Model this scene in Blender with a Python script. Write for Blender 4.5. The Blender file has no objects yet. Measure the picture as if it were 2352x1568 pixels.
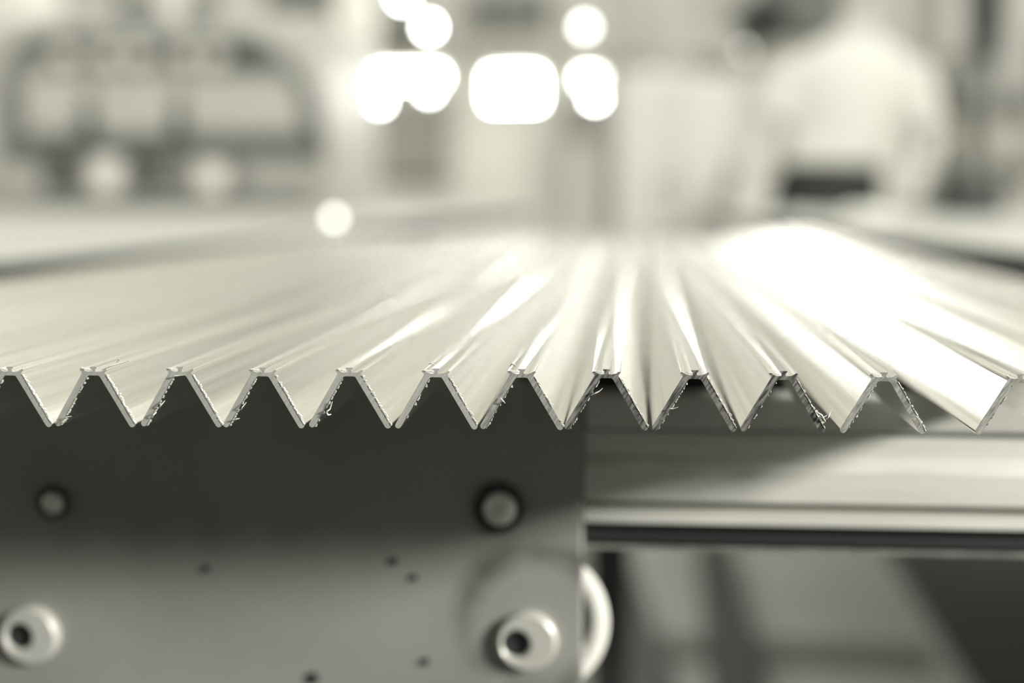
import bpy, bmesh, math, random
from mathutils import Vector, Matrix, Quaternion
random.seed(7)
C = bpy.context.scene
COL = C.collection
PI = math.pi

# ------------------------------------------------------------------ camera
FPX = 50.0 / 36.0 * 2352.0
VPX, VPY = 1455.0, 436.0                      # where the profile direction (world +Y) meets the picture
TH = math.atan((784 - VPY) / FPX)
PS = math.atan((VPX - 1176) * math.cos(TH) / FPX)
CAM = Vector((0, 0, 1.02))
F = Vector((-math.sin(PS) * math.cos(TH), math.cos(PS) * math.cos(TH), -math.sin(TH)))
R = Vector((math.cos(PS), math.sin(PS), 0))
U = R.cross(F)
cd = bpy.data.cameras.new('camera')
cd.lens = 50; cd.sensor_width = 36; cd.clip_start = 0.05; cd.clip_end = 200
cd.dof.use_dof = True; cd.dof.focus_distance = 0.548; cd.dof.aperture_fstop = 2.75
cam = bpy.data.objects.new('camera', cd); COL.objects.link(cam)
cam.matrix_world = Matrix(((R.x, U.x, -F.x, CAM.x), (R.y, U.y, -F.y, CAM.y), (R.z, U.z, -F.z, CAM.z), (0, 0, 0, 1)))
C.camera = cam

# ------------------------------------------------------------------ light
C.view_settings.view_transform = 'Standard'; C.view_settings.look = 'None'
C.view_settings.gamma = 1.0; C.view_settings.use_curve_mapping = False
C.view_settings.exposure = 0.0
TINT = (1.0, 1.0, 0.935)
w = bpy.data.worlds.new('overcast'); C.world = w; w.use_nodes = True
bg = w.node_tree.nodes['Background']
bg.inputs[0].default_value = (*TINT, 1); bg.inputs[1].default_value = 1.65

def area_light(name, loc, target, size, energy, sy=None):
    l = bpy.data.lights.new(name, 'AREA'); l.energy = energy; l.color = TINT
    l.shape = 'RECTANGLE'; l.size = size; l.size_y = sy or size
    o = bpy.data.objects.new(name, l); COL.objects.link(o)
    o.location = loc
    o.rotation_euler = (Vector(target) - Vector(loc)).to_track_quat('-Z', 'Y').to_euler()
    return o
area_light('hall_lamp', (3.2, -1.05, 2.08), (0.0, 0.68, 0.85), 0.6, 280, 0.34)

# ------------------------------------------------------------------ pixel helpers (2352 x 1568 frame)
def ray(px, py): return F + R * ((px - 1176) / FPX) + U * ((784 - py) / FPX)
def PD(px, py, d): return CAM + ray(px, py) * d                # at camera depth d
def PY(px, py, y):                                             # on the upright plane Y = y
    r = ray(px, py); return CAM + r * (y / r.y)
def PZ(px, py, z):                                             # on the level plane Z = z
    r = ray(px, py); return CAM + r * ((z - CAM.z) / r.z)

# ------------------------------------------------------------------ materials
def lin(v): v /= 255.0; return v / 12.92 if v <= 0.04045 else ((v + 0.055) / 1.055) ** 2.4
def g2(v, warm=1.0):                                            # toned grey from an sRGB level
    k = min(1.0, max(0.0, (v - 40) / 80.0)) * warm
    a = lin(v); return (a, a * (1 - 0.012 * k), a * (1 - 0.10 * k))
MATS = {}
def mat(name, level, rough=0.6, metal=0.0, var=0.08, scale=6.0, bump=0.0, stretch=(1, 1, 1), spec=0.5):
    if name in MATS: return MATS[name]
    m = bpy.data.materials.new(name); m.use_nodes = True
    nt = m.node_tree; b = nt.nodes['Principled BSDF']
    c = g2(level)
    tc = nt.nodes.new('ShaderNodeTexCoord'); mp = nt.nodes.new('ShaderNodeMapping')
    mp.inputs['Scale'].default_value = stretch
    no = nt.nodes.new('ShaderNodeTexNoise'); no.inputs['Scale'].default_value = scale; no.inputs['Detail'].default_value = 5
    nt.links.new(tc.outputs['Object'], mp.inputs[0]); nt.links.new(mp.outputs[0], no.inputs['Vector'])
    rp = nt.nodes.new('ShaderNodeValToRGB')
    rp.color_ramp.elements[0].position = 0.3; rp.color_ramp.elements[1].position = 0.7
    rp.color_ramp.elements[0].color = tuple(x * (1 - var) for x in c) + (1,)
    rp.color_ramp.elements[1].color = tuple(min(0.96, x * (1 + var)) for x in c) + (1,)
    nt.links.new(no.outputs[0], rp.inputs[0]); nt.links.new(rp.outputs[0], b.inputs['Base Color'])
    b.inputs['Roughness'].default_value = rough; b.inputs['Metallic'].default_value = metal
    b.inputs['Specular IOR Level'].default_value = spec
    if bump:
        bp = nt.nodes.new('ShaderNodeBump'); bp.inputs['Strength'].default_value = bump; bp.inputs['Distance'].default_value = 0.002
        nt.links.new(no.outputs[0], bp.inputs['Height']); nt.links.new(bp.outputs[0], b.inputs['Normal'])
    MATS[name] = m; return m
def emit(name, strength):
    m = bpy.data.materials.new(name); m.use_nodes = True
    nt = m.node_tree; b = nt.nodes['Principled BSDF']
    b.inputs['Base Color'].default_value = (0.8, 0.8, 0.76, 1)
    b.inputs['Emission Color'].default_value = (*TINT, 1); b.inputs['Emission Strength'].default_value = strength
    return m

def alu_material():
    m = bpy.data.materials.new('mill_finish_aluminium'); m.use_nodes = True
    nt = m.node_tree; b = nt.nodes['Principled BSDF']; L = nt.links.new
    b.inputs['Metallic'].default_value = 1.0
    tc = nt.nodes.new('ShaderNodeTexCoord'); oi = nt.nodes.new('ShaderNodeObjectInfo')
    ad = nt.nodes.new('ShaderNodeVectorMath'); ad.operation = 'ADD'
    mul = nt.nodes.new('ShaderNodeVectorMath'); mul.operation = 'SCALE'; mul.inputs[0].default_value = (3.1, 7.7, 5.3)
    L(oi.outputs['Random'], mul.inputs['Scale']); L(tc.outputs['Object'], ad.inputs[0]); L(mul.outputs[0], ad.inputs[1])
    mp = nt.nodes.new('ShaderNodeMapping'); mp.inputs['Scale'].default_value = (420, 2.2, 420)
    L(ad.outputs[0], mp.inputs[0])
    n1 = nt.nodes.new('ShaderNodeTexNoise'); n1.inputs['Scale'].default_value = 1.0; n1.inputs['Detail'].default_value = 3
    L(mp.outputs[0], n1.inputs['Vector'])
    rp = nt.nodes.new('ShaderNodeValToRGB')
    rp.color_ramp.elements[0].position = 0.3; rp.color_ramp.elements[0].color = (0.80, 0.79, 0.74, 1)
    rp.color_ramp.elements[1].position = 0.7; rp.color_ramp.elements[1].color = (0.95, 0.945, 0.91, 1)
    L(n1.outputs[0], rp.inputs[0]); L(rp.outputs[0], b.inputs['Base Color'])
    mr = nt.nodes.new('ShaderNodeMapRange'); mr.inputs['To Min'].default_value = 0.16; mr.inputs['To Max'].default_value = 0.27
    L(n1.outputs[0], mr.inputs['Value']); L(mr.outputs[0], b.inputs['Roughness'])
    bp = nt.nodes.new('ShaderNodeBump'); bp.inputs['Strength'].default_value = 0.12; bp.inputs['Distance'].default_value = 0.0004
    L(n1.outputs[0], bp.inputs['Height']); L(bp.outputs[0], b.inputs['Normal'])
    return m

def sawn_material(name, level, amp):
    """cut end of a bar: matt metal, parallel tooth marks with their reflections painted into the colour"""
    m = bpy.data.materials.new(name); m.use_nodes = True
    nt = m.node_tree; b = nt.nodes['Principled BSDF']; L = nt.links.new
    tc = nt.nodes.new('ShaderNodeTexCoord'); oi = nt.nodes.new('ShaderNodeObjectInfo')
    ad = nt.nodes.new('ShaderNodeVectorMath'); ad.operation = 'ADD'
    mul = nt.nodes.new('ShaderNodeVectorMath'); mul.operation = 'SCALE'; mul.inputs[0].default_value = (1.3, 0, 2.1)
    L(oi.outputs['Random'], mul.inputs['Scale']); L(tc.outputs['Object'], ad.inputs[0]); L(mul.outputs[0], ad.inputs[1])
    rot = nt.nodes.new('ShaderNodeMapping'); rot.inputs['Rotation'].default_value = (0, math.radians(55), 0)
    L(ad.outputs[0], rot.inputs[0])
    mp = nt.nodes.new('ShaderNodeMapping'); mp.inputs['Scale'].default_value = (110, 1, 950)
    L(rot.outputs[0], mp.inputs[0])
    n1 = nt.nodes.new('ShaderNodeTexNoise'); n1.inputs['Scale'].default_value = 1; n1.inputs['Detail'].default_value = 2
    L(mp.outputs[0], n1.inputs['Vector'])
    n2 = nt.nodes.new('ShaderNodeTexNoise'); n2.inputs['Scale'].default_value = 420; n2.inputs['Detail'].default_value = 3
    L(ad.outputs[0], n2.inputs['Vector'])
    mx = nt.nodes.new('ShaderNodeMath'); mx.operation = 'MULTIPLY_ADD'; mx.inputs[1].default_value = 0.3
    L(n2.outputs[0], mx.inputs[0]); L(n1.outputs[0], mx.inputs[2])
    rp = nt.nodes.new('ShaderNodeValToRGB'); c = g2(level)
    rp.color_ramp.elements[0].position = 0.52; rp.color_ramp.elements[1].position = 0.78
    rp.color_ramp.elements[0].color = tuple(x * (1 - amp) for x in c) + (1,)
    rp.color_ramp.elements[1].color = tuple(min(0.9, x * (1 + 0.55 * amp)) for x in c) + (1,)
    L(mx.outputs[0], rp.inputs[0]); L(rp.outputs[0], b.inputs['Base Color'])
    b.inputs['Metallic'].default_value = 0.35; b.inputs['Roughness'].default_value = 0.5
    bp = nt.nodes.new('ShaderNodeBump'); bp.inputs['Strength'].default_value = 0.25 * amp + 0.05; bp.inputs['Distance'].default_value = 0.0004
    L(n1.outputs[0], bp.inputs['Height']); L(bp.outputs[0], b.inputs['Normal'])
    return m

# ------------------------------------------------------------------ mesh helpers
class MB:
    def __init__(self): self.v = []; self.f = []
    def add(self, vs, fs):
        n = len(self.v); self.v += [tuple(x) for x in vs]; self.f += [tuple(i + n for i in q) for q in fs]; return self
    def box(self, a, b, ch=0.0):
        x0, y0, z0 = (min(a[i], b[i]) for i in range(3)); x1, y1, z1 = (max(a[i], b[i]) for i in range(3))
        if ch <= 0:
            return self.add([(x0,y0,z0),(x1,y0,z0),(x1,y1,z0),(x0,y1,z0),(x0,y0,z1),(x1,y0,z1),(x1,y1,z1),(x0,y1,z1)],
                            [(3,2,1,0),(4,5,6,7),(0,1,5,4),(1,2,6,5),(2,3,7,6),(3,0,4,7)])
        c = min(ch, (x1-x0)*.45, (y1-y0)*.45, (z1-z0)*.45)
        bm = bmesh.new(); bmesh.ops.create_cube(bm, size=1)
        for q in bm.verts: q.co = Vector(((x0+x1)/2+q.co.x*(x1-x0), (y0+y1)/2+q.co.y*(y1-y0), (z0+z1)/2+q.co.z*(z1-z0)))
        bmesh.ops.bevel(bm, geom=list(bm.edges), offset=c, segments=2, affect='EDGES', profile=0.5)
        bm.verts.index_update()
        self.add([q.co for q in bm.verts], [[q.index for q in p.verts] for p in bm.faces]); bm.free(); return self
    def rings(self, rings, cap0=True, cap1=True, closed=True):
        n = len(rings[0]); base = len(self.v)
        for r in rings: self.v += [tuple(p) for p in r]
        for k in range(len(rings) - 1):
            for i in range(n if closed else n - 1):
                j = (i + 1) % n
                self.f.append((base+k*n+i, base+k*n+j, base+(k+1)*n+j, base+(k+1)*n+i))
        if cap0: self.f.append(tuple(base + i for i in reversed(range(n))))
        if cap1: self.f.append(tuple(base + (len(rings)-1)*n + i for i in range(n)))
        return self
    def tube(self, pts, rad, seg=8, flat=1.0):
        pts = [Vector(p) for p in pts]; rs = rad if isinstance(rad, (list, tuple)) else [rad]*len(pts)
        rings = []; up = None
        for i, p in enumerate(pts):
            t = (pts[min(i+1, len(pts)-1)] - pts[max(i-1, 0)]).normalized()
            if up is None: up = Vector((0,0,1)) if abs(t.z) < .9 else Vector((1,0,0))
            a = t.cross(up).normalized(); b = a.cross(t).normalized(); up = b
            rings.append([p + (a*math.cos(2*PI*k/seg) + b*math.sin(2*PI*k/seg)*flat)*rs[i] for k in range(seg)])
        return self.rings(rings)
    def lathe(self, prof, origin, axis=(0,0,1), seg=32, caps=(True, True)):
        o = Vector(origin); q = Vector((0,0,1)).rotation_difference(Vector(axis).normalized())
        rr = [[o + q @ Vector((r*math.cos(2*PI*k/seg), r*math.sin(2*PI*k/seg), h)) for k in range(seg)] for r, h in prof]
        return self.rings(rr, *caps)
    def build(self, name, m, parent=None, smooth=False, loc=None):
        me = bpy.data.meshes.new(name)
        vs = self.v
        if loc is not None: vs = [(x-loc[0], y-loc[1], z-loc[2]) for x, y, z in vs]
        me.from_pydata(vs, [], self.f); me.validate()
        bm = bmesh.new(); bm.from_mesh(me); bmesh.ops.recalc_face_normals(bm, faces=bm.faces); bm.to_mesh(me); bm.free()
        if smooth:
            me.polygons.foreach_set('use_smooth', [True]*len(me.polygons))
            me.set_sharp_from_angle(angle=math.radians(38))
        me.materials.append(m)
        o = bpy.data.objects.new(name, me); COL.objects.link(o)
        if parent is not None: o.parent = parent
        if loc is not None: o.location = loc
        return o
def tag(o, label=None, cat=None, group=None, kind=None):
    if label: o['label'] = label
    if cat: o['category'] = cat
    if group: o['group'] = group
    if kind: o['kind'] = kind
    return o
def empty(name, loc, label, cat, group=None):
    o = bpy.data.objects.new(name, None); COL.objects.link(o); o.location = loc; o.empty_display_size = .05
    return tag(o, label, cat, group)
def part(mb, name, m, root, smooth=False):
    """part built in world coordinates, hung under a root that only has a location"""
    l = root.location; p = root.parent
    off = Vector(l)
    while p is not None: off += p.location; p = p.parent
    mb.v = [(x-off.x, y-off.y, z-off.z) for x, y, z in mb.v]
    return mb.build(name, m, root, smooth)
def yz_box(px0, py0, px1, py1, y, depth, ch=0.0, mb=None):
    """box whose front face fills a picture rectangle on the plane Y = y"""
    a = PY(px0, py0, y); b = PY(px1, py1, y); mb = mb or MB()
    return mb.box((a.x, y, a.z), (b.x, y + depth, b.z), ch)

# ================================================================== THE SETTING
M_floor = mat('concrete_floor', 186, .7, var=.12, scale=3)
M_wall = mat('pale_painted_wall', 226, .8, var=.05, scale=1.2)
M_wall_g = mat('grey_wall_upper', 190, .8, var=.18, scale=1.5)
M_wall_d = mat('dark_wall', 60, .8, var=.1, scale=1.5)
YB = 9.0
tag(MB().box((-9, -5, -.1), (9, 1.1, 0)).build('floor', mat('dark_floor_less_bounce', 46, .7, var=.12, scale=3)), kind='structure')  # unseen front floor, kept dark to cut bounce onto the plate
tag(MB().box((-9, 1.1, -.1), (9, YB, 0)).build('floor', M_floor), kind='structure')
tag(MB().box((-9, YB, 0), (9, YB + .2, 5)).build('wall_back', M_wall), kind='structure')
tag(MB().box((-9.2, -5, 0), (-9, YB, 5)).build('wall_left', M_wall), kind='structure')
tag(MB().box((9, -5, 0), (9.2, YB, 5)).build('wall_right', M_wall), kind='structure')
tag(MB().box((-9, -5.2, 0), (9, -5, 5)).build('wall_front_light_block', M_wall_d), kind='structure')  # unseen wall behind the camera, added dark to block low light

# ================================================================== ALUMINIUM PROFILES
PXM = 0.55 / FPX                                    # metres per picture pixel at the cut ends
M_alu = alu_material()
M_saw = [sawn_material('sawn_end_smooth', 178, .10), sawn_material('sawn_end_marked', 160, .34), sawn_material('sawn_end_ribbed', 118, .72), sawn_material('sawn_end_blotched', 158, .42)]  # darker striped levels paint in the reflections of the tooth marks
M_burr = mat('bright_burr', 205, .35, .3, var=.04, scale=300)
half = [(8,0),(8.5,1.5),(7.5,3.5),(4.8,5.5),(4.6,10),(6,11.6),(12,11.8),(18,10.8),(23,8.6),(27,5.6),(29.5,4.8),(32,5.6),(32.6,8),(30.6,10.4),(28,12.2),(27.6,15),(29.4,18.5),
        (95,130.5),(95.6,134),(94,138),(90,140.4),(85.5,139.8),(82,136.6),(15.5,24),(13.5,21.4),(10,20.2)]
SEC = [(x, -y) for x, y in half] + [(-x, -y) for x, y in reversed(half)]
SEC = [(x*PXM, z*PXM) for x, z in SEC]
LEN = 1.72
def prism(y0, y1, caps):
    return MB().rings([[(x, y0, z) for x, z in SEC], [(x, y1, z) for x, z in SEC]], *caps)
mb = MB()
ys = [0.0004, .01, .3, .9, LEN]
mb.rings([[(x, y, z) for x, z in SEC] for y in ys], False, True)
def tri_cap(mbx):                                   # fill n-gons safely
    me = bpy.data.meshes.new('profile'); me.from_pydata(mbx.v, [], mbx.f)
    bm = bmesh.new(); bm.from_mesh(me)
    bmesh.ops.triangulate(bm, faces=[f for f in bm.faces if len(f.verts) > 4])
    bmesh.ops.recalc_face_normals(bm, faces=bm.faces); bm.to_mesh(me); bm.free(); return me
ME_BODY = tri_cap(mb); ME_BODY.materials.append(M_alu)
ME_ENDS = []
for m in M_saw:
    me = tri_cap(prism(0, .0004, (True, True))); me.materials.append(m); ME_ENDS.append(me)

def burr_strip(p0, p1, nrm, seed, dens=1.0, wmax=4.5):
    """ragged crust of chips along one edge of the cut, in section pixels"""
    r = random.Random(seed); mbx = MB(); n = 40
    for i in range(n):
        if r.random() > dens: continue
        t = (i + r.random()*.6) / n
        x = p0[0] + (p1[0]-p0[0])*t; z = p0[1] + (p1[1]-p0[1])*t
        L = r.uniform(3, 8.0); wd = r.uniform(.6, wmax) * (1.6 if r.random() < .1 else 1)
        d = Vector((p1[0]-p0[0], p1[1]-p0[1])).normalized(); nn = Vector(nrm).normalized()
        c = [(x, z), (x+d.x*L, z+d.y*L), (x+d.x*L*.8+nn.x*wd, z+d.y*L*.8+nn.y*wd), (x+d.x*L*.2+nn.x*wd*r.uniform(.4,1), z+d.y*L*.2+nn.y*wd)]
        f0 = [(a*PXM, -.00012 - r.random()*.0002, -b*PXM) for a, b in c]; f1 = [(a*PXM, .0012, -b*PXM) for a, b in c]
        mbx.rings([f0, f1])
    return mbx
PEAKS = [(22,842,0),(214,842,0),(413,842,0),(603,844,0),(802,844,0),(1001,846,0),(1198,847,1),(1393,848,2),(1596,850,2),(1800,852,2),(2031,855,3),(2344,859,3)]
ORD = ['first','second','third','fourth','fifth','sixth','seventh','eighth','ninth','tenth','eleventh','twelfth']
NOTE = ['partly cut off', 'white burrs down right leg', 'shaving under its head', 'chip low on left leg',
        'bright curl beside left leg', 'clean matt face', 'few diagonal saw marks', 'curl of swarf inside',
        'dark ribbed face', 'dark blotched face with thin stalk', 'gap to its right', 'only left leg in view']
ends = []
for i, (px, py, e) in enumerate(PEAKS):
    ends.append((PD(px, py, .5555 - .0145 * px / 2352), e, i))
pitch = .0329
# neighbours beyond the frame, seen further along their length
lx = ends[0][0]
for k in range(1, 8): ends.append((Vector((lx.x - pitch*1.02*k, lx.y - .0028*k, lx.z)), 0, -k))
rx = ends[11][0]
for k in range(1, 5): ends.append((Vector((rx.x + pitch*1.15*k, rx.y + .055 + .085*(k-1), rx.z)), 3, 100+k))
ZTOP = sum(p.z for p, e, i in ends[:12]) / 12
CURLS = {}
def px_local(i, px, py):                             # a picture point in a profile's own section coordinates
    p = PD(px, py, .5555 - .0145 * px / 2352); o = ends[i][0]; return Vector((p.x - o.x, 0, p.z - o.z))
profiles = []
for p, e, i in ends:
    o = bpy.data.objects.new('angle_profile', ME_BODY); COL.objects.link(o)
    o.location = (p.x, p.y, p.z)
    if 0 <= i < 12:
        lab = f'aluminium angle profile, {ORD[i]} cut end from left, {NOTE[i]}'
    elif i < 0:
        lab = f'aluminium angle profile at row left edge, {ORD[-i-1]} bar left of visible cut ends'
    else:
        lab = f'aluminium angle profile at row right edge, {ORD[i-101]} bar right of visible cut ends'
    tag(o, lab, 'metal profile', 'aluminium angle profiles lying in a row')
    c = bpy.data.objects.new('sawn_end', ME_ENDS[e]); COL.objects.link(c); c.parent = o
    if 0 <= i < 12:
        c['label'] = 'matt sawn end face'
        dens = [.9,1,.9,.75,.55,.55,.5,.6,.7,.9,.8,.4][i]
        b = burr_strip((29, 17), (95, 131), (1, -.55), 10+i, dens)
        d2 = [.25,.5,.45,.5,.45,.35,.35,.45,.5,.35,.3,.3][i]
        b2 = burr_strip((-15, 25), (-81, 137), (.85, .5), 40+i, d2, 3.2); b.add(b2.v, b2.f)
        b3 = burr_strip((-30, 5), (-8, 10), (0, -1), 70+i, .45, 3.5); b.add(b3.v, b3.f)
        bo = b.build('burr', M_burr, o); bo['kind'] = 'stuff'; bo['label'] = 'bright ragged burrs'
    profiles.append(o)

def curl(i, pts, r, depth=.0008):
    """a shaving: a tapering bent ribbon following picture points"""
    P = []
    for k, (x, y) in enumerate(pts):
        q = px_local(i, x, y); q.y = -depth - .0012*math.sin(k*1.3)**2; P.append(q)
    # smooth
    Q = []
    for k in range(len(P)-1):
        for t in (0, .33, .66): Q.append(P[k].lerp(P[k+1], t))
    Q.append(P[-1]); n = len(Q)
    rad = [r*PXM*(.55 + .45*math.sin(PI*min(1, (k+.6)/(n*.9)))) for k in range(n)]
    o = MB().tube(Q, rad, 6, .6).build('swarf_curl', M_burr, profiles[i], True); o['label'] = 'bright curl of swarf'
curl(7, [(1358,908),(1368,902),(1377,898),(1384,891)], 2.6)
curl(8, [(1532,944),(1540,938),(1547,939),(1558,935)], 2.0)
curl(4, [(744,951),(752,944),(757,940),(763,922)], 2.6); curl(4, [(748,946),(753,953),(759,952)], 2.2)
curl(2, [(398,868),(404,862),(413,862),(422,861)], 2.2); curl(2, [(362,938),(369,931),(378,920)], 2.3); curl(2, [(345,962),(352,953),(357,948)], 2.0)
curl(3, [(534,968),(541,963),(548,962)], 2.6); curl(3, [(551,942),(556,936),(565,924)], 2.0)
curl(1, [(130,976),(142,969),(153,962)], 2.6); curl(1, [(146,970),(151,958),(161,957)], 1.8)
curl(6, [(1150,914),(1156,920),(1160,926)], 1.8)
curl(9, [(1893,967),(1902,958),(1908,945),(1913,938)], 1.3); curl(9, [(1876,946),(1887,952),(1896,968)], 2.6); curl(9,[(1880,962),(1890,958),(1900,953)],2.0)
curl(10, [(2094,958),(2102,955),(2110,963),(2119,985)], 2.4)
curl(6, [(1172,840),(1178,833),(1183,838),(1188,842)], 3.0); curl(5, [(985,836),(992,832),(1000,838)], 2.6)
curl(1, [(236,848),(262,838),(285,832),(303,825)], 3.2); curl(1, [(270,835),(280,822),(275,830)], 2.6)

# ================================================================== MACHINE TABLE UNDER THE PROFILES
ZB = ZTOP - 140.4*PXM - .0015                      # underside of the row
M_plate = mat('scuffed_steel_plate', 152, .55, .25, var=.14, scale=9, bump=.05)
M_steel = mat('polished_steel', 225, .34, 1.0, var=.08, scale=5, stretch=(2, 14, 14))
M_roll = mat('rail_steel', 214, .38, .2, var=.12, scale=5, stretch=(2, 30, 30))
M_slab = mat('grey_cast_bed', 190, .5, .3, var=.12, scale=14)
M_dark = mat('blackened_steel', 52, .5, .2, var=.15, scale=12)
M_black = mat('black_parts_and_shade', 34, .6, 0, var=.1, scale=12)
M_white = mat('white_plastic', 240, .35, 0, var=.02, scale=8)
M_bush = mat('pale_turned_bushing', 196, .4, .2, var=.06, scale=60)

YP = .70
pr = PY(1337, 1400, YP)
def scuff_ring(m, c, r0, r1):
    """worn dark arc rubbed into the plate around a point"""
    nt = m.node_tree; b = nt.nodes['Principled BSDF']; L = nt.links.new
    src = b.inputs['Base Color'].links[0].from_socket
    tc = nt.nodes.new('ShaderNodeTexCoord'); dv = nt.nodes.new('ShaderNodeVectorMath'); dv.operation = 'DISTANCE'
    dv.inputs[1].default_value = c; L(tc.outputs['Object'], dv.inputs[0])
    no = nt.nodes.new('ShaderNodeTexNoise'); no.inputs['Scale'].default_value = 45; L(tc.outputs['Object'], no.inputs['Vector'])
    ma = nt.nodes.new('ShaderNodeMath'); ma.operation = 'MULTIPLY_ADD'; ma.inputs[1].default_value = .010
    L(no.outputs[0], ma.inputs[0]); L(dv.outputs['Value'], ma.inputs[2])
    rp = nt.nodes.new('ShaderNodeValToRGB'); e = rp.color_ramp.elements
    mr = nt.nodes.new('ShaderNodeMapRange'); mr.inputs['From Min'].default_value = r0; mr.inputs['From Max'].default_value = r1
    L(ma.outputs[0], mr.inputs['Value']); L(mr.outputs[0], rp.inputs[0])
    e[0].position = 0; e[0].color = (0, 0, 0, 1); e[1].position = 1; e[1].color = (0, 0, 0, 1)
    k = rp.color_ramp.elements.new(.5); k.color = (1, 1, 1, 1)
    n2 = nt.nodes.new('ShaderNodeTexNoise'); n2.inputs['Scale'].default_value = 22; L(tc.outputs['Object'], n2.inputs['Vector'])
    r2 = nt.nodes.new('ShaderNodeValToRGB'); r2.color_ramp.elements[0].position = .38; r2.color_ramp.elements[1].position = .62; L(n2.outputs[0], r2.inputs[0])
    mm = nt.nodes.new('ShaderNodeMath'); mm.operation = 'MULTIPLY'; L(rp.outputs[0], mm.inputs[0]); L(r2.outputs[0], mm.inputs[1])
    mx = nt.nodes.new('ShaderNodeMix'); mx.data_type = 'RGBA'
    L(mm.outputs[0], mx.inputs['Factor']); L(src, mx.inputs['A']); mx.inputs['B'].default_value = (.10, .098, .088, 1)
    L(mx.outputs['Result'], b.inputs['Base Color'])
sc_ = PY(1235, 1425, YP)
scuff_ring(M_plate, (sc_.x, 0, sc_.z), .030, .054)
table = empty('saw_table', (0, YP, 0), 'grey steel machine table carrying the row of aluminium profiles', 'machine table')
part(MB().box((-.56, YP, .30), (pr.x, YP + .012, ZB), .0012), 'side_plate', M_plate, table)['label'] = 'scuffed grey steel side plate with bolts'
# dome screws on dark washers
for px, py, r in ((128, 1152, 26), (1150, 1165, 40)):
    q = PY(px, py, YP); s = YP / FPX * 1.0
    wsh = part(MB().lathe([(r*1.5*s, 0), (r*1.5*s, .003), (r*1.4*s, .0036), (r*.9*s, .0036)], (q.x - 4*s, YP, q.z), (0,-1,0), 28), 'washer', M_dark, table, True)
    wsh['label'] = 'blackened washer'
    dome = [(r*s*math.cos(a), .0036 + r*s*.75*math.sin(a)) for a in [k*PI/2/8 for k in range(8)]] + [(r*s*.1, .0036 + r*s*.75)]
    d = part(MB().lathe(dome, (q.x, YP, q.z), (0,-1,0), 28), 'screw_head', mat('chrome', 236, .3, .35, var=.03), table, True); d['label'] = 'polished dome screw head'
# eccentric bushings: thick discs with an off-centre hole
def bushing(px, py, R0, hx, hy, hr):
    c = PY(px, py, YP); s = YP / FPX; seg = 40; T = .0055
    def ring(r, y, ox=0, oz=0): return [(c.x + ox*s + r*s*math.cos(2*PI*k/seg), YP - y, c.z + oz*s + r*s*math.sin(2*PI*k/seg)) for k in range(seg)]
    mbx = MB().rings([ring(R0+2, 0), ring(R0, T*.8), ring(R0-6, T), ring(hr+5, T-.0002, hx, hy), ring(hr, T-.0012, hx, hy), ring(hr, .001, hx, hy)], True, True)
    o = part(mbx, 'bushing', M_bush, table, True); o['label'] = 'pale round bushing with an off-centre hole'
    h = part(MB().lathe([(hr*.98*s, 0), (hr*.98*s, .0012), (hr*.5*s, .0012), (hr*.45*s, .0008)], (c.x + hx*s, YP - .0008, c.z + hy*s), (0,-1,0), 24), 'hole_disc', M_black, o, True)  # black disc paints the dark inside the hole
    h['label'] = 'black disc painted as the dark inside of the hole'
    return o
bushing(74, 1455, 70, -24, -1, 33); bushing(1212, 1469, 70, -26, -4, 33)
for px, py, r in ((720, 1556, 15), (952, 1325, 8), (978, 1518, 9), (905, 1288, 9), (474, 1305, 8)):
    q = PY(px, py, YP); s = YP / FPX
    part(MB().lathe([(r*s, 0), (r*s, .0012), (r*s*.8, .0018), (r*s*.2, .0012)], (q.x, YP, q.z), (0,-1,0), 16), 'plug_screw', M_dark, table, True)
# bed under the row, seen through the right-hand profiles
YS = .80
XR = 1.3
XL = pr.x - .05
conv = empty('machine_rail', (.6, YS, 0), 'bright grooved steel rail running right from the scuffed steel plate', 'rail')
YF = .700
XL = pr.x + .0006
def zr(py, y): return PY(1400, py, y).z
part(MB().box((XL, .7005, zr(986, .7005)), (XR, .722, zr(905, .7005)), .002), 'bed_rail', M_slab, conv)['label'] = 'grey top rail of the bed'
sec = [(.735, zr(989, .706)), (.706, zr(989, .706)), (.706, zr(1050, YF)), (YF + .001, zr(1070, YF)), (YF, zr(1076, YF)), (YF, zr(1148, YF)), (YF + .012, zr(1153, YF)), (YF + .012, zr(1167, YF)),
       (YF, zr(1173, YF)), (YF, zr(1199, YF)), (YF + .003, zr(1204, YF)), (.735, zr(1204, YF))]
part(MB().rings([[(XL, y, z) for y, z in sec], [(XR, y, z) for y, z in sec]]), 'grooved_rail', M_roll, conv)['label'] = 'bright grooved rail'
part(MB().box((XL, .708, zr(1243, .708)), (XR, .74, zr(1204, YF) - .0005)), 'shade_bar', M_black, conv)['label'] = 'black bar painted as the shaded gap under the grooved rail'  # black bar paints the shaded gap under the rail
part(MB().box((XL, .712, zr(1262, .712)), (XR, .76, zr(1248, .712)), .001), 'lower_flange', mat('flange_grey', 150, .5, .3, var=.3, scale=60), conv)
e0 = Vector((0, 0, zr(1263, .712)))
for xx in (XR - .4, XR - .06): part(MB().box((xx, .735, 0), (xx + .04, .76, e0.z), .002), 'leg', M_dark, conv)
for yb in (.80, 1.75):
    part(MB().box((-.62, yb, ZB - .10), (.42, yb + .06, ZB), .003), 'bearer', M_dark, table)['label'] = 'dark cross bearer under the profiles'
for xb in (-.60, .40):
    part(MB().box((xb, .86, ZB - .12), (xb + .04, 2.2, ZB - .05), .003), 'side_rail', M_dark, table)
for xb in (-.55, -.05):
    part(MB().box((xb, 1.76, 0), (xb + .05, 1.81, ZB - .1005), .003), 'leg', M_dark, table)
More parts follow.
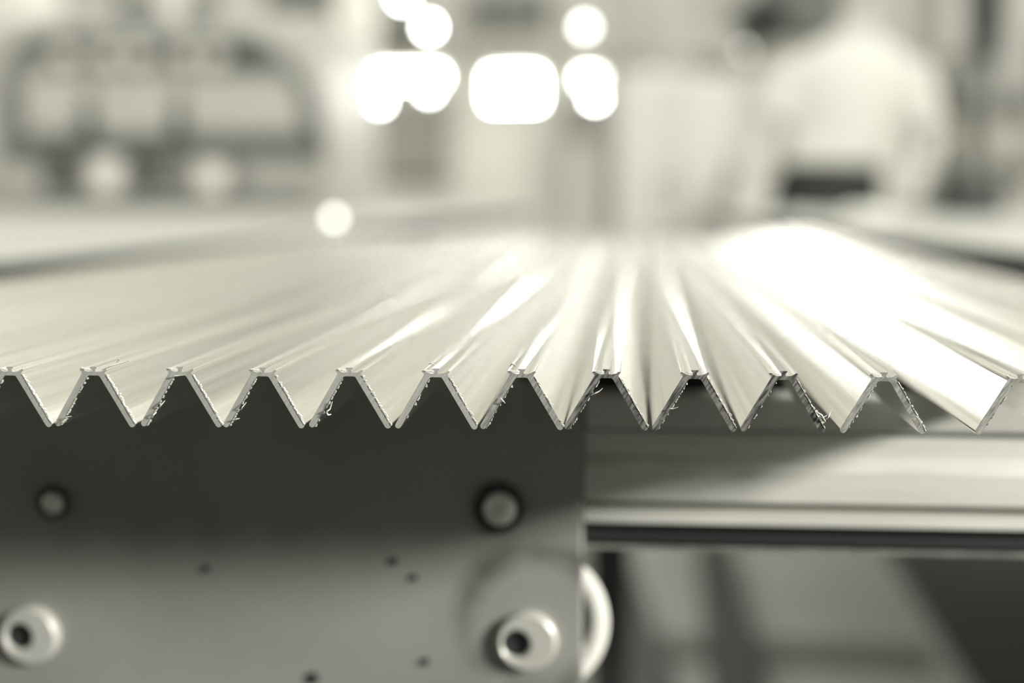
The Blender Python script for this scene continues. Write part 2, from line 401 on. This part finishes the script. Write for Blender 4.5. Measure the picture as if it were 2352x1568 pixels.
part(MB().box((-.5, YP + .0125, 0), (-.44, YP + .07, .6), .003), 'leg', M_dark, table)
part(MB().box((-.12, YP + .0125, 0), (-.06, YP + .07, .6), .003), 'leg', M_dark, table)

# hand wheel behind the plate edge
YH = .735; s = YH / FPX
hc = PY(1216, 1425, YH)
wheel = empty('handwheel', (hc.x, YH, hc.z), 'white handwheel showing past the right edge of the steel plate', 'wheel')
n = 56; m_ = 10; rgs = []
for k in range(n):
    a = 2*PI*k/n; rgs.append([((165 + 23*math.cos(2*PI*j/m_))*s*math.cos(a), 14*s*math.sin(2*PI*j/m_), (165 + 23*math.cos(2*PI*j/m_))*s*math.sin(a)) for j in range(m_)])
rgs.append(rgs[0]); MB().rings(rgs, False, False).build('rim', M_white, wheel, True)
for dz in (-62,): MB().box((-140*s, -6*s, (dz-9)*s), (138*s, 8*s, (dz+9)*s), .0005).build('spoke', M_white, wheel)
MB().box((-9*s, -6*s, -140*s), (9*s, 8*s, 140*s), .0005).build('spoke', M_white, wheel)
MB().lathe([(34*s, -.006), (36*s, -.004), (36*s, .012), (30*s, .014)], (0, 0, 0), (0, -1, 0), 24).build('hub', M_dark, wheel, True)
MB().lathe([(141*s, 0), (141*s, .003)], (0, .012, 0), (0, -1, 0), 40).build('backing_disc', M_black, wheel, True)

# under the table, lower right of the picture
def floor_strip(name, pts, h, m, label, cat, th=None):
    P = [PZ(x, y, h) for x, y in pts]
    mbx = MB().rings([[(p.x, p.y, h - (th or h)) for p in P], [(p.x, p.y, h) for p in P]])
    o = mbx.build(name, m); return tag(o, label, cat)
M_rubber = mat('dark_rubber', 50, .7, 0, var=.15, scale=5)
floor_strip('dark_floor_strip', [(2010, 1215), (2420, 1215), (3100, 1720), (2330, 1720)], .012, M_rubber, 'dark flat strip on the floor below the right side of the table', 'mat')  # dark flat strip on the floor
M_floor_bar = mat('dark_floor_bar', 66, .5, .2, var=.1, scale=8)
floor_strip('floor_bar', [(1600, 1190), (1662, 1190), (1800, 1720), (1668, 1720)], .10, M_floor_bar, 'dark bar running along the floor under the table middle', 'beam')  # raised dark bars along the floor
floor_strip('floor_bar', [(1345, 1190), (1415, 1190), (1610, 1720), (1440, 1720)], .10, M_floor_bar, 'dark bar on the floor just right of the white handwheel', 'beam')
floor_strip('grey_floor_band', [(1440, 1452), (2120, 1480), (2140, 1520), (1440, 1490)], .02, mat('grey_band', 128, .6), 'flat grey band crossing the floor between the dark bars', 'cable duct')  # flat mid-grey band across the floor

# ================================================================== NEIGHBOUR TABLES
M_board = mat('pale_board', 168, .5, 0, var=.03, scale=4)
M_board_g = mat('grey_board', 180, .5, .1, var=.08, scale=4)
def side_table(name, x0, x1, y0, y1, z, m, label, legs, px_, rz):
    t = empty(name, (px_, y0, 0), label, 'table')
    part(MB().box((x0, y0, z - .004), (x1, y1, z), .0015), 'table_top', m, t)
    part(MB().box((x0 + .002, y0 + .002, z - .03), (x1 - .002, y1 - .002, z - .0041)), 'shade_band', M_dark, t)['label'] = 'edge band painted dark as the shaded gap'  # dark colour stands for the shaded gap beside the profiles
    part(MB().box((x0 + .25, y0 + .03, z - .11), (x1 - .25, y1 - .25, z - .0305), .003), 'apron', M_dark, t)
    for x, y in legs: part(MB().box((x, y, 0), (x + .07, y + .07, z - .111), .004), 'leg', M_dark, t)
    t.rotation_euler.z = math.radians(rz)
    return t
zl = ZTOP + .004
side_table('work_table', -3.9, -.63, .78, 4.6, zl, M_board, 'long pale worktop left of the profiles, beyond the dark gap', [(-3.6, .85), (-.98, .85), (-3.6, 4.25), (-.98, 4.25)], -.63, -4.4)
side_table('work_table', .47, 3.2, .95, 4.3, zl, M_board_g, 'grey worktop right of the profiles, in front of the person', [(1.3, 1.05), (2.8, 1.05), (1.6, 3.9), (2.8, 3.9)], .47, 4.2)

# ================================================================== BACKGROUND LEFT: machine with rounded window
YM = 5.3
M_house = mat('machine_grey', 196, .5, 0, var=.06, scale=3)
M_panel = mat('machine_panel', 186, .45, 0, var=.05, scale=3)
M_gasket = mat('dark_gasket', 88, .6, 0, var=.15, scale=4)
mc = empty('milling_machine', (PY(380, 300, YM).x, YM, 0), 'large grey machine with dark rounded frame and three pale panels', 'machine')
a = PY(-140, 40, YM + .06); b_ = PY(752, 600, YM + .06)
part(MB().box((a.x, YM + .06, 0), (b_.x, YM + 1.2, a.z), .03), 'housing', M_house, mc)
# rounded frame
pts = []
for x, y in [(22, 385), (22, 150), (40, 110), (90, 86), (150, 80), (560, 92), (640, 130), (700, 200), (728, 290), (735, 385)]: pts.append(PY(x, y, YM))
part(MB().tube(pts, [17*YM/FPX]*len(pts), 10), 'frame', mat('frame_grey', 112, .6), mc, True)['label'] = 'dark rounded frame'
for x0, x1 in ((48, 186), (210, 392), (418, 690)):
    part(yz_box(x0, 178, x1, 312, YM - .01, .05, .02), 'panel', M_panel, mc)
part(yz_box(30, 322, 730, 340, YM - .06, .14), 'ledge', M_gasket, mc)['label'] = 'dark ledge below the panels'
part(yz_box(70, 84, 610, 166, YM + .04, .03, .01), 'disc_strip', mat('machine_strip', 140, .6), mc)['label'] = 'darker grey strip with round discs put in for glints'
for px in (310, 420, 490, 140, 240):
    q = PY(px, 122, YM); s = YM / FPX
    part(MB().lathe([(26*s, 0), (26*s, .02), (20*s, .03)], (q.x, YM + .0399, q.z), (0, -1, 0), 20), 'glint_disc', M_white, mc, True)  # white discs put in for soft glints
part(yz_box(545, 95, 585, 150, YM - .02, .06, .01), 'latch', M_dark, mc)['label'] = 'dark latch'
for px, w_ in ((197, 14), (405, 12)):
    part(yz_box(px - w_, 250, px + w_, 325, YM - .02, .06, .005), 'gap_block', M_dark, mc)['label'] = 'dark block between two panels'  # dark blocks at the gaps between the panels
M_tub = mat('white_tub', 244, .4, 0, var=.02, scale=5)
def glint_tub(px, pyc, r, y, label, m=None):
    q = PY(px, pyc, y); s = y / FPX; r = r*s
    t = empty('glint_tub', (q.x, y, q.z - r), label, 'glint_tub')
    MB().lathe([(r*.82, 0), (r*.9, r*.05), (r, r*1.7), (r*.95, r*1.72)], (0, 0, 0), (0, 0, 1), 24).build('glint_tub_body', m or M_tub, t, True)
    MB().lathe([(r*1.05, r*1.721), (r*1.05, r*1.95), (r*.98, r*2.0)], (0, 0, 0), (0, 0, 1), 24).build('glint_tub_lid', m or M_tub, t, True)
    return t
# shelf below the machine front that carries the white stand-ins for glints
sh = tag(yz_box(-160, 440, 745, 456, 5.02, .26, .004).build('shelf_board', mat('grey_shelf', 150, .6)), 'grey shelf board below the machine, carrying white glint stand-ins', 'shelf')
def sit(px, top, w, h_px, y, label, name, cat, m, base=440):
    return tag(yz_box(px - w/2, top, px + w/2, base - .5, y, .12, .008).build(name, m), label, cat)
def glint_tub_on(px, r, y, base, label):  # white round bodies put in for out-of-focus glints
    s = y / FPX; zb = PY(px, base, y).z; q = PY(px, base, y)
    t = empty('glint_tub', (q.x, y, zb + .0005), label, 'glint_tub'); r = r*s
    MB().lathe([(r*.82, 0), (r*.9, r*.05), (r, r*1.5), (r*.95, r*1.52)], (0, 0, 0), (0, 0, 1), 24).build('glint_tub_body', M_tub, t, True)
    MB().lathe([(r*1.05, r*1.521), (r*1.05, r*1.75), (r*.98, r*1.8)], (0, 0, 0), (0, 0, 1), 24).build('glint_tub_lid', M_tub, t, True)
glint_tub_on(246, 42, 5.14, 439, 'round white stand-in for a bright glint on the shelf, the brighter of two')
glint_tub_on(486, 36, 5.14, 439, 'round white stand-in for a glint further along the shelf under the machine')
sit(130, 345, 44, 0, 5.08, 'dark box on the shelf left of the brighter white glint stand-in', 'box', 'box', M_gasket)
sit(330, 350, 60, 0, 5.08, 'dark grey box on the shelf between the two white glint stand-ins', 'box', 'box', M_gasket)
sit(640, 372, 150, 0, 5.08, 'grey flat case at the right end of the shelf', 'case', 'case', mat('grey_case', 165, .6))
sit(45, 385, 90, 0, 5.08, 'pale grey carton at the left end of the shelf', 'carton', 'carton', M_panel)

# white crates on the machine roof, top left
rz = PY(-140, 40, YM + .06).z + .001
for px0, px1, lab in ((30, 145, 'white crate on the machine roof, the wider one at far left'), (160, 235, 'small pale crate on the machine roof beside the white one'), (362, 425, 'white round canister on the machine roof'), (490, 570, 'pale box at the right end of the machine roof')):
    p0 = PY(px0, 40, YM + .1); p1 = PY(px1, 40, YM + .1)
    if 'canister' in lab:
        r = (p1.x - p0.x) / 2
        tag(MB().lathe([(r*.9, 0), (r, .02), (r, .16), (r*.5, .2)], ((p0.x+p1.x)/2, YM + .2, rz), (0,0,1), 20).build('canister', M_tub, smooth=True), lab, 'canister')
    else:
        tag(MB().box((p0.x, YM + .1, rz), (p1.x, YM + .35, rz + .25), .01).build('crate', M_tub if 'white crate' in lab else M_panel), lab, 'crate')

for px0, px1, lab in ((272, 335, 'dark case on the machine roof left of the white canister'), (432, 476, 'dark case on the machine roof right of the white canister')):
    p0 = PY(px0, 40, YM + .1); p1 = PY(px1, 40, YM + .1)
    tag(MB().box((p0.x, YM + .1, rz), (p1.x, YM + .3, rz + .09), .01).build('case', M_dark), lab, 'case')

# ================================================================== BACKGROUND CENTRE
def pillar(px0, px1, y, m, name, label):
    a = PY(px0, 400, y); b = PY(px1, 400, y)
    t = empty(name, ((a.x+b.x)/2, y, 0), label, 'pillar')
    part(MB().box((a.x, y, .12), (b.x, y + .25, 4.6), .01), 'shaft', m, t)
    part(MB().box((a.x - .03, y - .03, 0), (b.x + .03, y + .28, .119), .01), 'foot', m, t)
    return t
M_col = mat('cream_column', 240, .6, 0, var=.02, scale=2)
pillar(775, 845, 6.6, M_col, 'pillar', 'cream square pillar left of the bright lamps')
M_gp = mat('grey_pillar', 165, .6, 0, var=.06, scale=2)
pillar(1388, 1416, 6.0, M_gp, 'pillar', 'slim grey pillar just left of the tall pale cabinet')
# upper grey band of the back wall with beams
tag(yz_box(600, -250, 2900, 118, YB - .08, .08).build('trim_1', M_wall_g), kind='structure')
for i, (x0, y0, x1, y1, m) in enumerate(((840, 38, 960, 78, M_gasket), (1075, -10, 1260, 38, M_gasket), (600, -40, 780, 6, M_gasket))):
    tag(yz_box(x0, y0, x1, y1, YB - .3, .2, .02).build('wall_box', m), ['dark grey box on the wall left of the single round lamp', 'dark grey box high on the wall right of the round lamps', 'dark box high on the wall above the cream pillar'][i], 'wall box')
# grey notice board and grey door leaf on the back wall
nb = empty('notice_board', (PY(948, 400, YB - .06).x, YB - .06, PY(948, 400, YB - .06).z), 'square grey board on the back wall below the left lamp', 'board')
part(yz_box(868, 225, 1028, 408, YB - .06, .05, .01), 'board_face', mat('grey_felt', 158, .8, 0, var=.08, scale=8), nb)
part(yz_box(868, 404, 1028, 414, YB - .09, .085, .005), 'ledge', M_gasket, nb)
lk = empty('locker', (PY(1335, 400, 8.4).x, 8.4, 0), 'grey locker beside the slim grey pillar', 'locker')
a = PY(1288, 228, 8.4); b_ = PY(1384, 600, 8.4)
part(MB().box((a.x, 8.42, 0), (b_.x, 8.9, a.z), .01), 'body', mat('locker_grey', 150, .6), lk)
part(yz_box(1300, 325, 1372, 560, 8.40, .018, .004), 'door', M_panel, lk)
part(yz_box(1292, 240, 1380, 318, 8.40, .018, .004), 'door', mat('locker_door_dark', 140, .6), lk)

# lamps: a row of tube lights, and round lamps
M_tube = emit('lit_tube', 52.0); M_box = emit('lit_box', 44.0); M_short = emit('lit_short', 20.0); M_bulb = emit('lit_bulb', 40.0); M_bulb2 = emit('dim_bulb', 14.0); M_bulb3 = emit('faint_bulb', 3.0)
M_fix = mat('lamp_housing', 200, .5)
def tube_lamp(px0, px1, py0, py1, y, label, ms=M_tube):
    a = PY(px0, py0, y); b = PY(px1, py1, y)
    t = empty('tube_lamp', ((a.x+b.x)/2, y, a.z), label, 'lamp')
    part(MB().box((a.x, y, b.z), (b.x, y + .03, a.z), .008), 'diffuser', ms, t)['label'] = 'lit white diffuser'
    part(MB().box((a.x - .02, y + .0301, b.z), (b.x + .02, y + .09, a.z + .03), .006), 'housing', M_fix, t)
    for xx in (a.x + .05, b.x - .05): part(MB().tube([(xx, y + .06, a.z + .03), (xx, y + .06, a.z + 1.2)], .006, 6), 'suspension_wire', M_fix, t)
tube_lamp(838, 1008, 168, 184, 7.6, 'long lit tube lamp, left of the three in a row')
tube_lamp(1126, 1234, 172, 236, 7.6, 'deep lit lamp box, middle of the three in a row', M_box)
tube_lamp(1334, 1374, 170, 192, 7.6, 'short lit lamp, right of the three in a row', M_short)
def bulb_lamp(px, py, r, y, m, label):
    q = PY(px, py, y); s = y / FPX; t = empty('round_lamp', (q.x, y, q.z), label, 'lamp'); r *= s
    MB().lathe([(r*math.sin(a), -r*math.cos(a)) for a in [.15 + k*(PI - .5)/10 for k in range(11)]], (0, 0, 0), (0, 0, 1), 20).build('bulb', m, t, True)
    MB().lathe([(r*.42, r*.9), (r*.45, r*1.5), (r*.2, r*1.9)], (0, 0, 0), (0, 0, 1), 12).build('socket', M_fix, t, True)
    MB().tube([(0, 0, r*1.9), (0, 0, r*1.9 + 1.0)], .005, 6).build('cord', M_fix, t)
bulb_lamp(985, 62, 10, 7.0, M_bulb, 'round bright lamp hanging above the left tube lamp')
bulb_lamp(926, -6, 10, 7.9, M_bulb, 'round lamp cut by the top of the frame')
bulb_lamp(1343, 62, 10, 7.0, M_bulb2, 'round dimmer lamp above the short tube lamp')
bulb_lamp(872, 232, 9, 7.0, M_bulb, 'round lamp hanging just under the left tube lamp')
bulb_lamp(985, 206, 9, 7.3, M_bulb, 'round lamp under the right end of the left tube lamp')
bulb_lamp(1366, 224, 9, 7.0, M_bulb, 'round lamp just under the short tube lamp')
bulb_lamp(1496, 178, 9, 7.0, M_bulb3, 'faint round lamp above the tall pale cabinet')
bulb_lamp(1712, 115, 9, 6.8, M_bulb3, 'faint round lamp left of the person shoulder')

# small glowing body added for a glint on the pale worktop
q = PZ(768, 520, zl); pl_ = empty('glint_stand_in', (q.x, q.y, zl + .0005), 'small round glowing stand-in for a glint on the edge of the pale worktop', 'lamp')
MB().lathe([(.016, 0), (.016, .004), (.006, .007)], (0, 0, 0), (0,0,1), 18).build('base', M_fix, pl_, True)
MB().lathe([(.003, .0072), (.007, .009), (.0085, .015), (.006, .021), (.002, .0225)], (0, 0, 0), (0,0,1), 16).build('bulb', emit('glint_glow', 5.5), pl_, True)  # added glow standing for a glint

# tall pale cabinet
YC = 4.6
M_cab = mat('pale_cabinet', 206, .5, 0, var=.03, scale=2)
cb = empty('cabinet', (PY(1550, 400, YC).x, YC, 0), 'tall pale grey cabinet behind the profiles, left of the person', 'cabinet')
a = PY(1412, 172, YC); b_ = PY(1690, 172, YC)
part(MB().box((a.x, YC + .02, 0), (b_.x, YC + .5, a.z), .012), 'body', M_cab, cb)
xm = (a.x + b_.x) / 2
for x0, x1, hx in ((a.x + .01, xm - .002, xm - .03), (xm + .002, b_.x - .01, xm + .03)):
    d = part(MB().box((x0, YC, .08), (x1, YC + .0195, a.z - .015), .004), 'door', M_cab, cb)
    h = MB().tube([(hx, YC - .02, .95), (hx, YC - .02, 1.08)], .006, 8); part(h, 'handle', M_fix, d)
tag(yz_box(1600, 118, 1688, 171.5, YC + .1, .25, .01).build('box', mat('grey_carton', 128, .6)), 'dark grey box on top of the pale cabinet', 'box')
# dark machine head behind the person
hd = empty('drill_head', (PY(1820, 60, 6.2).x, 6.2, PY(1820, 60, 6.2).z), 'dark machine head hanging behind the person, left of the neck', 'machine head')
part(yz_box(1765, -60, 1940, 82, 6.2, .3, .02), 'head_casing', mat('dark_grey_casing', 112, .6, 0, var=.1), hd)
part(MB().tube([PY(1700, 78, 6.1), PY(1745, 50, 6.1), PY(1790, 20, 6.1)], 54*6.1/FPX, 14), 'motor', M_black, hd, True)['label'] = 'black slanted motor'
part(MB().box((PY(1900, 0, 6.3).x, 6.3, PY(1900, -55, 6.3).z), (PY(1930, 0, 6.3).x, 6.45, 3.6)), 'hanger', M_gasket, hd)

# ================================================================== BACKGROUND RIGHT: racking with pipes and bottles
YR = 6.0
M_post = mat('rack_grey', 150, .6)
rk = empty('rack', (PY(2250, 300, YR).x, YR, 0), 'grey storage rack with shelves of bottles at the right side of the hall', 'rack')
for x0, x1, m in ((2252, 2276, M_post), (2140, 2158, M_post), (2420, 2450, M_post)):
    a = PY(x0, 300, YR); b = PY(x1, 300, YR); part(MB().box((a.x, YR, 0), (b.x, YR + .08, 3.2), .006), 'post', m, rk)
for yy in (372, 492, 214):
    a = PY(2110, yy, YR); b = PY(2470, yy + 14, YR)
    part(MB().box((a.x, YR + .081, b.z), (b.x, YR + .5, a.z), .004), 'shelf', M_post if yy != 492 else M_rubber, rk)
part(yz_box(2100, -100, 2470, 700, YR + .52, .02), 'back_panel', mat('rack_back', 205, .7, 0, var=.1, scale=4), rk)
hs = [PY(2262, y, YR - .10) for y in (-220, -60, 60, 138)]
tag(MB().tube(hs, [36*YR/FPX]*3 + [28*YR/FPX], 14).build('hose', M_rubber, smooth=True), 'thick black hose hanging in front of the rack post at top right', 'hose')
M_bottle = mat('pale_bottle', 226, .4, 0, var=.04, scale=4)
def bottle(px, base, top, w_, y, label, m=None):
    q = PY(px, base, y); t_ = PY(px, top, y).z - q.z; r = w_/2*y/FPX
    o = empty('bottle', (q.x, y, q.z + .0005), label, 'bottle', None)
    MB().lathe([(r*.92, 0), (r, .01), (r, t_*.66), (r*.8, t_*.76), (r*.38, t_*.84), (r*.36, t_*.9)], (0,0,0), (0,0,1), 18).build('bottle_body', m or M_bottle, o, True)
    MB().lathe([(r*.44, t_*.901), (r*.44, t_), (r*.3, t_*1.0)], (0,0,0), (0,0,1), 14).build('cap', m or M_panel, o, True)
bottle(2195, 371, 236, 62, YR + .25, 'tall pale bottle on the upper rack shelf, below the black hose, on its left side')
bottle(2302, 371, 242, 66, YR + .25, 'wide pale bottle on the upper rack shelf, below the black hose, on its right side')
bottle(2370, 371, 262, 50, YR + .25, 'pale bottle at the frame edge on the upper rack shelf')
bottle(2222, 491, 394, 66, YR + .25, 'pale bottle on the lower rack shelf left of the middle post')
bottle(2315, 491, 404, 74, YR + .25, 'squat pale bottle on the lower rack shelf right of the middle post')
tag(yz_box(2112, 172, 2182, 213.5, YR + .2, .2, .01).build('box', M_rubber), 'small dark box on the top rack shelf', 'box')
tag(yz_box(2104, 322, 2160, 371.5, YR + .15, .15, .01).build('box', M_gasket), 'small dark grey box on the upper rack shelf', 'box')
tag(yz_box(2185, 120, 2236, 213.5, YR + .2, .2, .01).build('box', M_panel), 'pale upright carton on the top rack shelf', 'box')
tag(yz_box(2296, 60, 2420, 213.5, YR + .2, .2, .01).build('box', M_panel), 'large pale carton on the top rack shelf right of the post', 'box')

# things lying on the right table
zt = zl
def cloth(px, py, w_, h_, label, m, y):
    q = PY(px, py, y); s = y / FPX; r = random.Random(int(px)); rx = w_*s/2; ry = .22; hz = h_*s
    mbx = MB(); N = 16; rgs = []
    for k in range(6):
        t = k/5; rad = math.cos(t*PI/2*.96)
        rgs.append([(q.x + rx*rad*math.cos(2*PI*j/N)*(1 + .12*math.sin(3*j + px)), y + ry*rad*math.sin(2*PI*j/N), zt + .0005 + hz*math.sin(t*PI/2)*(1 + .12*math.sin(5*j + k))) for j in range(N)])
    return tag(mbx.rings(rgs).build('cloth', m, smooth=True), label, 'cloth')
cloth(1835, 500, 120, 12, 'crumpled pale cloth on the grey worktop below the dark trousers', M_panel, 3.6)
cloth(1990, 500, 120, 18, 'crumpled white cloth on the grey worktop right of the trousers', M_tub, 3.6)
a = PY(2225, 500, 3.75)
tag(MB().lathe([(.075, 0), (.085, .012), (.08, .075), (.04, .085)], (a.x, 3.75, zt), (0,0,1), 18).build('pot', M_rubber, smooth=True), 'small black pot on the far side of the grey worktop', 'pot')
tag(yz_box(2070, 462, 2180, PY(2070,478,3.9) and 477, 3.9, .12, .006).build('tool_tray', M_gasket), 'low dark tray at the far side of the grey worktop', 'tray')

# ================================================================== PERSON (white T-shirt, dark trousers)
YPN = 4.62
M_skin = mat('skin', 186, .55, 0, var=.03, scale=10)
M_shirt = mat('white_tshirt', 210, .8, 0, var=.02, scale=10)
M_trs = mat('dark_trousers', 40, .8, 0, var=.1, scale=10)
M_hair = mat('dark_hair', 45, .6, 0, var=.2, scale=40)
M_shoe = mat('dark_shoe', 40, .5)
base = PY(1925, 436, YPN)
person = empty('person', (base.x, YPN, 0), 'person in a white T-shirt and dark trousers standing behind the grey worktop', 'person')
def limb(mb, pts, radii, seg=14): mb.tube(pts, radii, seg)
def ball(mb, c, rx, ry, rz, n=14, m=10):
    rg = []
    for k in range(m + 1):
        t = -PI/2 + PI*(k + .05)/(m + .1)
        rg.append([(c[0] + rx*math.cos(t)*math.cos(2*PI*j/n), c[1] + ry*math.cos(t)*math.sin(2*PI*j/n), c[2] + rz*math.sin(t)) for j in range(n)])
    mb.rings(rg)
def trunk(mb, rows, grow=0.0, n=24):
    mb.rings([[(cx + (rx+grow)*math.cos(2*PI*j/n), cy + (ry+grow)*math.sin(2*PI*j/n), z) for j in range(n)] for z, cx, cy, rx, ry in rows])
def fuse(mb, name, m, voxel, smooth_n=6):
    """one continuous skin over the overlapping volumes"""
    o = mb.build(name, m, person, True)
    md = o.modifiers.new('Remesh', 'REMESH'); md.mode = 'VOXEL'; md.voxel_size = voxel; md.use_smooth_shade = True
    sm = o.modifiers.new('Smooth', 'SMOOTH'); sm.factor = .5; sm.iterations = smooth_n
    return o
TR = [(.86,-.04,0,.165,.112),(.94,-.045,0,.172,.118),(1.02,-.035,0,.160,.110),(1.10,-.02,0,.148,.104),(1.20,0,0,.155,.108),(1.31,.018,0,.172,.116),(1.39,.028,.005,.185,.112),(1.44,.034,.01,.165,.095),(1.48,.04,.012,.115,.075),(1.52,.045,.01,.068,.062)]
SL, EL, WL, HL = (-.135,.01,1.415), (-.235,-.02,1.19), (-.285,-.19,1.03), (-.295,-.265,.988)
SR, ER, WR, HR = (.21,.01,1.41), (.275,-.01,1.16), (.205,-.19,1.03), (.18,-.265,.988)
body = MB()
trunk(body, TR)
limb(body, [(.045,.01,1.49),(.048,.005,1.56),(.05,0,1.64)], [.062,.054,.054])
ball(body, (.05,-.012,1.735), .076, .096, .112); ball(body, (.05,-.04,1.665), .052, .062, .05)
for a, b, c, d in ((SL,EL,WL,HL),(SR,ER,WR,HR)):
    A, B, Cc, D = map(Vector, (a, b, c, d))
    limb(body, [A, A.lerp(B,.3), A.lerp(B,.7), B, B.lerp(Cc,.3), B.lerp(Cc,.75), Cc, Cc.lerp(D,.4)], [.058,.054,.046,.042,.043,.034,.027,.027])
    dr = (D - Cc).normalized(); lat = dr.cross(Vector((0,0,1))).normalized(); side = 1 if a[0] < 0 else -1
    ball(body, tuple(D - dr*.012), .036, .05, .017)
    for k, L in enumerate((.066, .076, .070, .054)):          # four unequal fingers, bent at the knuckles
        p = D + lat*(k - 1.5)*.0205*side + dr*.024
        limb(body, [p, p + dr*L*.45, p + dr*L*.78 + Vector((0,0,-.008)), p + dr*L + Vector((0,0,-.021))], [.0098,.0094,.0088,.0075], 8)
    p = D - dr*.03 - lat*side*.030                             # thumb from the side of the palm
    limb(body, [p, p + dr*.028 - lat*side*.020, p + dr*.058 - lat*side*.026 + Vector((0,0,-.008))], [.0125,.011,.009], 8)
LEGS = [((-.125,0,.88),(-.14,-.02,.50),(-.15,.03,.10)),((.05,0,.88),(.08,-.02,.50),(.10,.03,.10))]
for h, k_, an in LEGS:
    H, K, A_ = map(Vector, (h, k_, an))
    limb(body, [H, H.lerp(K,.5), K, K.lerp(A_,.35), A_, A_ - Vector((0,0,.03))], [.09,.076,.056,.056,.038,.04])
fuse(body, 'body', M_skin, .0075)
shirt = MB()
trunk(shirt, [(1.10,-.035,0,.172,.125),(1.11,-.033,0,.172,.125)] + [(z, cx, cy, rx + .016, ry + .016) for z, cx, cy, rx, ry in TR[4:8]] + [(1.475,.04,.012,.125,.085),(1.505,.043,.011,.082,.074)])
for a, b in ((SL,EL),(SR,ER)):
    A, B = Vector(a), Vector(b); limb(shirt, [A, A.lerp(B,.3), A.lerp(B,.62), A.lerp(B,.8)], [.072,.072,.068,.066])
fuse(shirt, 't_shirt', M_shirt, .011)
trs = MB()
trunk(trs, [(z, cx, cy, rx + .014, ry + .014) for z, cx, cy, rx, ry in TR[:2]] + [(1.02,-.035,0,.173,.123),(1.05,-.032,0,.168,.118),(1.10,-.025,0,.160,.113)])
for h, k_, an in LEGS:
    H, K, A_ = map(Vector, (h, k_, an)); limb(trs, [H + Vector((0,0,.03)), H.lerp(K,.5), K, K.lerp(A_,.4), A_ + Vector((0,0,-.01))], [.108,.095,.078,.076,.066])
fuse(trs, 'trousers', M_trs, .012)
for h, k_, an in LEGS:
    sh_ = MB(); x, y, z = an
    sh_.rings([[(x + wd*math.cos(2*PI*j/16), y + .04 - .29*t + .004*math.sin(2*PI*j/16), .001 + max(0.0, ht*(.5 + .5*math.sin(2*PI*j/16)))) for j in range(16)] for t, wd, ht in ((0,.02,.05),(.06,.036,.085),(.3,.042,.10),(.6,.048,.075),(.88,.042,.055),(1,.015,.03))])
    sh_.build('shoe', M_shoe, person, True)
hx, hy, hz = .05, -.012, 1.735
MB().lathe([(.014, -.012), (.017, 0), (.010, .018), (.003, .034)], (hx, hy - .094, hz - .032), (0, .3, 1), 10).build('nose', M_skin, person, True)
for sx in (-1, 1):
    e = MB(); ball(e, (hx + sx*.030, hy - .084, hz + .004), .013, .008, .008); e.build('eye', M_shoe, person, True)
    e = MB(); ball(e, (hx + sx*.078, hy + .012, hz - .005), .010, .020, .032); e.build('ear', M_skin, person, True)
e = MB(); ball(e, (hx, hy - .090, hz - .066), .024, .008, .007); e.build('mouth', mat('lips', 140), person, True)
hb = []
for k in range(9):
    t = k/8*1.5; hb.append([(hx + .084*math.cos(t)*math.cos(a), hy + .010 + .104*math.cos(t)*math.sin(a), hz + .025 + .03*max(0, -math.sin(a)) - (.06 if math.sin(a) > .1 and k == 0 else 0) + .097*math.sin(t)) for a in [2*PI*j/20 for j in range(20)]])
MB().rings(hb).build('hair', M_hair, person, True)
